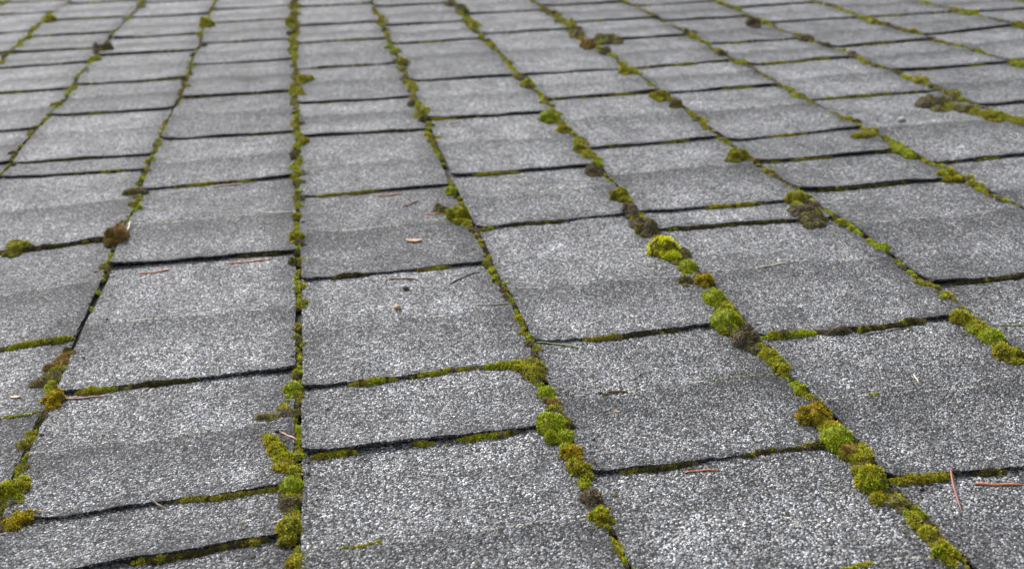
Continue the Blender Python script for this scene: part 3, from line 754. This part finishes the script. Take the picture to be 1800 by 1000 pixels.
def cushion(spec):
    u, v, rx, ry, rz, rot, ty, label, path = spec
    far = v > 2.0
    rx, ry, rz = rx * 1.1, ry * 1.1, rz * 1.05
    r = random.Random(int(u * 1e4) + int(v * 1e3))
    z0 = surface(u, v + ry * .3) * 0.35
    c, s = math.cos(rot), math.sin(rot)
    P, R = [], []
    def lobe(du, dv, fx, fy, fz):
        P.append((u + (du * c) * rx - (dv * s) * ry, v + du * s * rx + dv * c * ry, z0))
        R.append((rx * fx, ry * fy, rz * fz))
    if path:
        for (pa, pb) in zip(path[:-1], path[1:]):
            for q in range(6):
                t = (q + r.random()) / 6
                w = (pa[2] + (pb[2] - pa[2]) * t) * r.uniform(.55, 1.0)
                P.append((pa[0] + (pb[0] - pa[0]) * t + r.gauss(0, .3) * w, pa[1] + (pb[1] - pa[1]) * t + r.gauss(0, .3) * w, z0))
                R.append((w, w * r.uniform(.8, 1.2), w * r.uniform(.6, 1.05)))
    elif ty == 'g':
        lobe(0, 0, .92, .92, .95)
        for _ in range(4):
            a = r.uniform(0, 6.28)
            q = r.uniform(.4, .6)
            lobe(q * math.cos(a), q * math.sin(a), r.uniform(.35, .5), r.uniform(.35, .5), r.uniform(.45, .75))
    elif ty == 's':
        lobe(0, 0, .85, .85, .85)
    elif ty == 'b':
        for _ in range(9):
            a = r.uniform(0, 6.28)
            q = r.uniform(0, .7)
            lobe(q * math.cos(a), q * math.sin(a), r.uniform(.3, .55), r.uniform(.3, .55), r.uniform(.5, 1.0))
    else:
        lobe(0, 0, .7, .7, .85)
        for _ in range(7):
            a = r.uniform(0, 6.28)
            q = r.uniform(.3, .62)
            lobe(q * math.cos(a), q * math.sin(a), r.uniform(.32, .48), r.uniform(.32, .48), r.uniform(.5, .95))
    for q in range(0 if path else 3 if ty != 's' else 2):            # low skirts that run on along the seam
        t = r.uniform(.75, 1.25) * (1 if q % 2 else -1)
        w = r.uniform(.25, .48)
        lobe(r.uniform(-.45, .45), t, w, w * r.uniform(.9, 1.5), r.uniform(.25, .5))
    P, R = np.array(P), np.array(R)
    c1, c2 = (np.array(x) for x in PAL[ty])
    mix = rng.random((len(P), 1)) ** 1.3
    mix[0] = 0.1
    if ty == 'b' and r.random() < .6:
        c1 = c1 * .6 + np.array(PAL['y'][0]) * .4
    colr = c1 * (1 - mix) + c2 * mix
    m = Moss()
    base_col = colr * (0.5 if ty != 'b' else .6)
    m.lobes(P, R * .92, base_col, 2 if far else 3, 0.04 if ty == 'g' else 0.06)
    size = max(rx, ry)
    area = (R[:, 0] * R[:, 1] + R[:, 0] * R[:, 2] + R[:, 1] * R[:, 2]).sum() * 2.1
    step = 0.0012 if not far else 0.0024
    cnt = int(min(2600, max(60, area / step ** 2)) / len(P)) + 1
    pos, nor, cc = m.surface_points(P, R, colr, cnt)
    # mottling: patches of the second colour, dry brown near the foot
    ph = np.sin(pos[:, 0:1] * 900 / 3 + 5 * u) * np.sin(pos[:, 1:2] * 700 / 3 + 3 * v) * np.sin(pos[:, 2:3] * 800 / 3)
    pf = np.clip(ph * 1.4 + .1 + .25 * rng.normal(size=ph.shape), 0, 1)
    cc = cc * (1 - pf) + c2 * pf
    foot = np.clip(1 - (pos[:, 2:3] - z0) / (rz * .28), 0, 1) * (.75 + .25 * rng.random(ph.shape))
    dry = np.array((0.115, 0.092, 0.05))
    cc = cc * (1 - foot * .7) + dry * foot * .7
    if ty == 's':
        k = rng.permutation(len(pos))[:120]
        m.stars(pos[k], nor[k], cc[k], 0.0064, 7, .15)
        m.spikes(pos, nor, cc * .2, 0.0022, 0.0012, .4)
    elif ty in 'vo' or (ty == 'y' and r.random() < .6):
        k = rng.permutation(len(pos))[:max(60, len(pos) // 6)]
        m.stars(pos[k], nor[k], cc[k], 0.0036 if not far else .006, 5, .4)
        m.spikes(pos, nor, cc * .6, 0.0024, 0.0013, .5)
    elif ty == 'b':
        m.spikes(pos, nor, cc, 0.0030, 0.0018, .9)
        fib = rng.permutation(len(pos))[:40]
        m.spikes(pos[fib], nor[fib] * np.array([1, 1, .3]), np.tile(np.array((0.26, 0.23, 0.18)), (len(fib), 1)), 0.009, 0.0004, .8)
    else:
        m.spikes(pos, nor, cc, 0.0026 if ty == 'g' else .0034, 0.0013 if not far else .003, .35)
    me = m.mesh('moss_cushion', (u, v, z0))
    me.materials.append(M_MOSS)
    o = bpy.data.objects.new('moss_cushion', me)
    link(o, (u, v, z0))
    o['label'] = label
    o['category'] = 'moss'
    o['group'] = 'moss cushions along the shingle seams'

for spec in CUSHIONS:
    cushion(spec)

def moss_run(name, label, pts, dens):
    """ground cover: pts rows of (u, v, z, rx, ry, rz, kind)"""
    kinds = sorted(set(p[6] for p in pts))
    m = Moss()
    for band, (va, vb, sub, ns) in enumerate(((0, 1.25, 2, 110), (1.25, 2.1, 1, 50), (2.1, 99, 1, 18))):
        for kd in kinds:
            q = np.array([p[:6] for p in pts if p[6] == kd and va <= p[1] < vb])
            if not len(q):
                continue
            c1, c2 = (np.array(x) for x in PAL[kd])
            mx = rng.random((len(q), 1))
            colr = c1 * (1 - mx) + c2 * mx
            P, R = q[:, :3], q[:, 3:6]
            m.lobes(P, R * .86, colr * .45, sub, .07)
            pos, nor, cc = m.surface_points(P, R, colr, ns)
            m.spikes(pos, nor, cc, (0.0026, .0034, .005)[band], (0.0012, .0017, .003)[band], .6)
    me = m.mesh(name)
    me.materials.append(M_MOSS)
    o = bpy.data.objects.new(name, me)
    link(o, (0, 0, 0))
    o['kind'] = 'stuff'
    o['label'] = label
    o['category'] = 'moss'

# moss all along the upright seams
SEAM_D = {3: .8, 4: 1.0, 5: .75, 6: .95, 7: .75, 8: .9}
pts = []
for k in range(-3, 16):
    v = 0.3
    rr = random.Random(900 + k)
    while v < 5.0:
        u = seam_u(k, v)
        d = SEAM_D.get(k, .85) + 1.25 * noise.noise(Vector((v * 6.0, k * 4.3, 0.5)))
        if v > 2: d += .15
        big = rr.random() < .18
        if rr.random() < d * .9:
            r = (rr.uniform(.0028, .0060) if not big else rr.uniform(.006, .0125)) * (1 + .55 * noise.noise(Vector((v * 9.0, k * 1.9, 3.5)))) * (.7 if k <= 3 and v > 1.2 else 1) * min(2.0, 1 + max(0, v - 1.2) * .42)
            kd = rr.choices('yvgbdo', (30, 18, 16 if v < 2.2 else 8, 22, 20, 4))[0]
            if noise.noise(Vector((v * 7.0, k * 2.1, 8.5))) > .25:
                kd = rr.choice('gyv')
            cx = u - .0035 + rr.gauss(0, .0024) * min(2, 1 + max(0, v - 1.2) * .5)
            if r < .0052:
                pts.append((cx, v, .0012, r, r * rr.uniform(.8, 1.7), r * rr.uniform(.7, 1.25), kd))
            else:
                for _ in range(int(3 + r / .0022)):
                    a, q = rr.uniform(0, 6.28), rr.uniform(0, .8) * r
                    p = rr.uniform(.32, .62) * r
                    pts.append((cx + q * math.cos(a) * .85, v + q * math.sin(a) * 1.35, .0012, p, p * rr.uniform(.9, 1.4), p * rr.uniform(.9, 1.5),
                                kd if rr.random() < .75 else rr.choice('yvb')))
        v += rr.uniform(.0038, .008) * min(2.0, 1 + max(0, v - 1.2) * .35)
near_c = sorted(CUSHIONS, key=lambda c: c[1])
for a in range(len(near_c)):                       # low moss that ties neighbouring cushions together
    for b in range(a + 1, min(a + 6, len(near_c))):
        A, B = near_c[a], near_c[b]
        D = math.hypot(A[0] - B[0], A[1] - B[1])
        if D < 2.1 * (A[2] + B[2]):
            rr = random.Random(a * 100 + b)
            for _ in range(int(5 + D / .004)):
                t = rr.random()
                p = min(A[2], B[2]) * rr.uniform(.25, .55)
                pts.append((A[0] + (B[0] - A[0]) * t + rr.gauss(0, .35) * p, A[1] + (B[1] - A[1]) * t + rr.gauss(0, .35) * p, .0015, p, p * rr.uniform(.9, 1.4), p * rr.uniform(.7, 1.3), rr.choice('yyvvbg')))
moss_run('seam_moss', 'thin crumbly olive moss filling the seams between shingle columns', pts, 1)

# moss under the butt edges; PATCH: (column, row) -> ((from, to, kind, size), ...)
PATCH = {
    (4, 'a'): ((.02, .16, 'y', 1.2), (.38, .5, 'd', .9), (.58, .86, 'v', 1.1)),
}
def near_row(k, v):
    return min(range(len(COLS[k])), key=lambda i: abs(sum(COLS[k][i][:2]) / 2 - v))
EXTRA = [  # column, height up the slope, from, to, kind, size
    (4, .89, .03, .20, 'v', 1.25), (4, .89, .60, .84, 'v', 1.15), (4, .89, .42, .5, 'y', 1.0),
    (4, 1.02, .20, .40, 'v', 1.3), (4, 1.02, .45, .80, 'v', .95), (4, 1.02, .78, 1.0, 'g', 1.5),
    (3, 1.08, .08, .30, 'v', 1.5), (3, 1.08, .30, .6, 'd', 1.0),
    (2, 1.19, .35, .70, 'v', 1.2), (2, 1.19, .70, 1.0, 'v', 1.6),
    (6, 1.00, .0, .28, 'g', 1.5), (6, 1.00, .28, .42, 'b', 1.7), (6, 1.00, .45, .8, 'd', 1.4), (6, 1.00, .5, .6, 'v', 1.3),
    (6, .71, .0, .22, 'v', 1.5), (6, .71, .30, .42, 'd', 1.2), (6, .71, .5, .95, 'v', 1.2),
    (5, .79, .12, .2, 'y', .9), (5, .79, .2, .42, 'd', 1.1), (5, .79, .6, .95, 'd', .9),
    (5, 1.06, .22, .40, 'y', 1.3), (5, 1.06, .4, .7, 'd', .9),
    (4, 1.31, .15, .35, 'd', 1.1), (4, 1.31, .6, .8, 'y', .8),
    (5, 1.43, .0, .07, 'y', 1.4), (5, 1.43, .2, .5, 'd', 1.1),
    (5, 1.68, .15, .45, 'y', 1.3), (6, 1.42, .4, .75, 'y', 1.3),
    (4, 1.66, .1, .5, 'y', 1.1), (3, 1.43, .7, .95, 'd', 1.2), (3, 1.78, .2, .5, 'v', 1.0),
    (3, .84, .6, 1.0, 'y', .9), (3, .76, .5, .95, 'd', 1.0), (3, .76, .75, .9, 'y', .8),
    (2, 1.53, .1, 1.0, 'd', 1.2), (8, 1.94, .1, .7, 'v', 1.1), (7, 1.73, .3, .6, 'y', 1.0),
    (7, 1.44, .1, .7, 'd', 1.1), (7, 1.07, .1, .9, 'd', 1.1), (8, 2.27, .1, .4, 'v', 1.2), (8, 2.52, .2, .4, 'v', 1.2),
]
pts = []
for k in COLS:
    rr = random.Random(300 + k)
    for i in range(1, len(COLS[k]) - 1):
        segs = []
        for (kk, vv, a, b, kd, sz) in EXTRA:
            if kk == k and near_row(k, vv) == i:
                segs.append((a, b, kd, sz))
        far = COLS[k][i][0] > 1.75 or not segs
        if far:
            a = 0.0
            while a < 1:
                w = rr.uniform(.08, .3)
                if rr.random() < .42:
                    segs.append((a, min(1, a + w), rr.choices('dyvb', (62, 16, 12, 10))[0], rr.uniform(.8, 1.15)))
                a += w
        for a, b, kd, sz in segs:
            s = a
            while s < b:
                vm = sum(COLS[k][i][:2]) / 2
                u = seam_u(k, vm) + .004 + s * (TAB - .012)
                vb = edge_v(k, i, u)
                r = rr.uniform(.0022, .0036) * sz * (1 + .7 * noise.noise(Vector((s * 6 + k, i * 2.0, 1.0))))
                fade = min(1, (s - a) * 12 + .5, (b - s) * 12 + .5)
                r *= fade
                kq = kd if rr.random() < .75 else rr.choice('dyb')
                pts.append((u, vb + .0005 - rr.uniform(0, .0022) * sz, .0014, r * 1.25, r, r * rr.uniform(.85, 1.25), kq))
                s += rr.uniform(.006, .014)
for k, vv, a, b, kd, sz in ((2, 1.0, .80, .97, 'v', .6), (4, .60, .14, .26, 'y', .5), (5, .50, .62, .72, 'v', .55), (6, .71, .22, .26, 'y', .5), (5, .79, .2, .3, 'b', 1.0)):
    i = near_row(k, vv)
    rr = random.Random(int(k * 100 + vv * 50))
    s = a
    while s < b:
        u = seam_u(k, vv) + s * TAB
        vc = crease_v(k, i, u)
        if vc:
            q = rr.uniform(.0010, .0022) * sz
            pts.append((u, vc + rr.gauss(0, .001), top_z(k, i, u, vc) - q * .35, q * 1.5, q, q * .7, kd))
        s += rr.uniform(.006, .022)
moss_run('joint_moss', 'dark thin moss tucked under the lower edges of the shingles', pts, 1)

# ------------------------------------------------------------------ litter
def tube(P, rad, sides=7, flat=0.7):
    bm = bmesh.new()
    rings = []
    n = len(P)
    for q in range(n):
        a, b = P[max(0, q - 1)], P[min(n - 1, q + 1)]
        D = (b - a).normalized()
        X = D.cross(Vector((0, 0, 1))).normalized()
        Y = X.cross(D)
        t = q / (n - 1)
        r = rad * (min(1, .45 + t * 5) * min(1, .12 + (1 - t) * 4.5))
        rings.append([bm.verts.new(P[q] + r * (math.cos(w) * X + flat * math.sin(w) * Y)) for w in [6.283 * z / sides for z in range(sides)]])
    for q in range(n - 1):
        for z in range(sides):
            bm.faces.new((rings[q][z], rings[q][(z + 1) % sides], rings[q + 1][(z + 1) % sides], rings[q + 1][z]))
    bm.faces.new(rings[0][::-1])
    bm.faces.new(rings[-1])
    bmesh.ops.recalc_face_normals(bm, faces=bm.faces[:])
    return bm

def curve_pts(pts, n=14):
    a, m, b = (Vector((*p, 0)) for p in pts)
    ctl = 2 * m - (a + b) * .5
    return [a * (1 - t) ** 2 + ctl * 2 * t * (1 - t) + b * t * t for t in (q / (n - 1) for q in range(n))]

RAD = {'pine_needle': .00085, 'twig': .00075, 'grass_blade': .0011, 'straw': .0007}
for name, cat, pts, ty, label in LITTER:
    mid = pts[1]
    if name in RAD:
        rad = RAD[name] * (1.15 if mid[1] < 1.2 else 1.6)
        if name == 'pine_needle' and mid[1] > 1.2:
            pts = [(p[0], p[1] - .003) for p in pts]
            mid = pts[1]
        if label.startswith('thick'):
            rad *= 1.5
        P = curve_pts(pts)
        # lie on the highest points under it, slightly arched
        zs = [surface(p.x, p.y) for p in P]
        za, zb = max(zs[:5]), max(zs[-5:])
        zt = [za + (zb - za) * q / (len(P) - 1) for q in range(len(P))]
        up = max(0, max(h - t for h, t in zip(zs, zt)))
        for q, p in enumerate(P):
            p.z = zt[q] + up * .8 + rad * .6 + .0004 * math.sin(q * .9)
        base = Vector((mid[0], mid[1], min(p.z for p in P) - rad * .6))
        bm = tube([p - base for p in P], rad, 7, .55 if name in ('grass_blade', 'straw') else .75)
    else:
        zb = surface(*mid)
        base = Vector((mid[0], mid[1], zb))
        L = (Vector(pts[2]) - Vector(pts[0])).length
        ang = math.atan2(pts[2][1] - pts[0][1], pts[2][0] - pts[0][0])
        bm = bmesh.new()
        if name == 'bark_flake':
            nx, ny = 8, 4
            rows_ = []
            for a in range(nx + 1):
                t = a / nx
                wd = L * .34 * (math.sin(math.pi * (t * .86 + .12)) ** .8)
                rows_.append([bm.verts.new(((t - .5) * L, (b / ny - .5) * wd, L * (.10 + .28 * (t - .4) ** 2 + .5 * ((b / ny - .5) * wd / L) ** 2)
                              + L * .02 * math.sin(a * 2.1 + b * 1.7))) for b in range(ny + 1)])
            for a in range(nx):
                for b in range(ny):
                    bm.faces.new((rows_[a][b], rows_[a + 1][b], rows_[a + 1][b + 1], rows_[a][b + 1]))
            r = bmesh.ops.extrude_face_region(bm, geom=bm.faces[:])
            bmesh.ops.translate(bm, verts=[g for g in r['geom'] if isinstance(g, bmesh.types.BMVert)], vec=(0, 0, -L * .07))
            bmesh.ops.recalc_face_normals(bm, faces=bm.faces[:])
            if 'standing' in label:
                bmesh.ops.rotate(bm, verts=bm.verts[:], cent=(0, 0, 0), matrix=Matrix.Rotation(-.9, 3, 'Y'))
                bmesh.ops.translate(bm, verts=bm.verts[:], vec=(0, 0, L * .3))
        else:
            bmesh.ops.create_icosphere(bm, subdivisions=3, radius=L * .5)
            for w in bm.verts:
                n_ = w.co.normalized()
                k_ = 1 + .22 * noise.noise(n_ * 1.8 + Vector((mid[0] * 90, 0, 0))) + .07 * noise.noise(n_ * 6)
                w.co = Vector((w.co.x * k_, w.co.y * k_ * .85, w.co.z * k_ * .7 + L * .28))
                if name == 'seed':
                    w.co.x *= 1 - .25 * n_.y
        bmesh.ops.rotate(bm, verts=bm.verts[:], cent=(0, 0, 0), matrix=Matrix.Rotation(ang, 3, 'Z'))
    for f in bm.faces:
        f.smooth = True
    me = bpy.data.meshes.new(name)
    bm.to_mesh(me)
    bm.free()
    me.materials.append(M_LIT[ty])
    o = bpy.data.objects.new(name, me)
    link(o, base)
    o['label'] = label
    o['category'] = cat
    if name in ('pine_needle', 'twig', 'straw', 'bark_flake', 'seed', 'pebble'):
        o['group'] = {'pine_needle': 'fallen needles on the shingles', 'twig': 'thin twigs on the shingles', 'straw': 'bits of dry straw on the roof',
                      'bark_flake': 'bark flakes on the shingles', 'seed': 'seeds and crumbs on the shingles', 'pebble': 'white pebbles on the shingles'}[name]

# loose grit and plant crumbs gathered near the joints
m = Moss()
gp = []
rr = random.Random(77)
for _ in range(1500):
    k = rr.randint(1, 9)
    v = .6 + 2.2 * rr.random() ** 1.6
    if rr.random() < .65:
        u = seam_u(k, v) + rr.gauss(0, .014)
    else:
        u = seam_u(k, v) + rr.random() * TAB
        i = near_row(k, v)
        v = edge_v(k, i, u) - abs(rr.gauss(0, .008)) - .001
    gp.append((u, v, surface(u, v) + .0004))
gp = np.array(gp)
sz = 0.0006 + 0.0011 * rng.random((len(gp), 1)) ** 2
cc = np.array([(.09, .06, .035), (.17, .12, .07), (.05, .045, .04), (.20, .19, .17), (.14, .14, .03)])[rng.integers(0, 5, len(gp))]
m.lobes(gp, sz * (0.6 + 1.1 * rng.random((len(gp), 3))) * np.array([1.2, 1.2, .7]), cc, 1, .25)
me = m.mesh('grit')
me.materials.append(M_MOSS)
o = link(bpy.data.objects.new('grit', me), (0, 0, 0)) 
o['kind'] = 'stuff'
o['label'] = 'loose grit and plant crumbs scattered beside the joints'
o['category'] = 'grit'
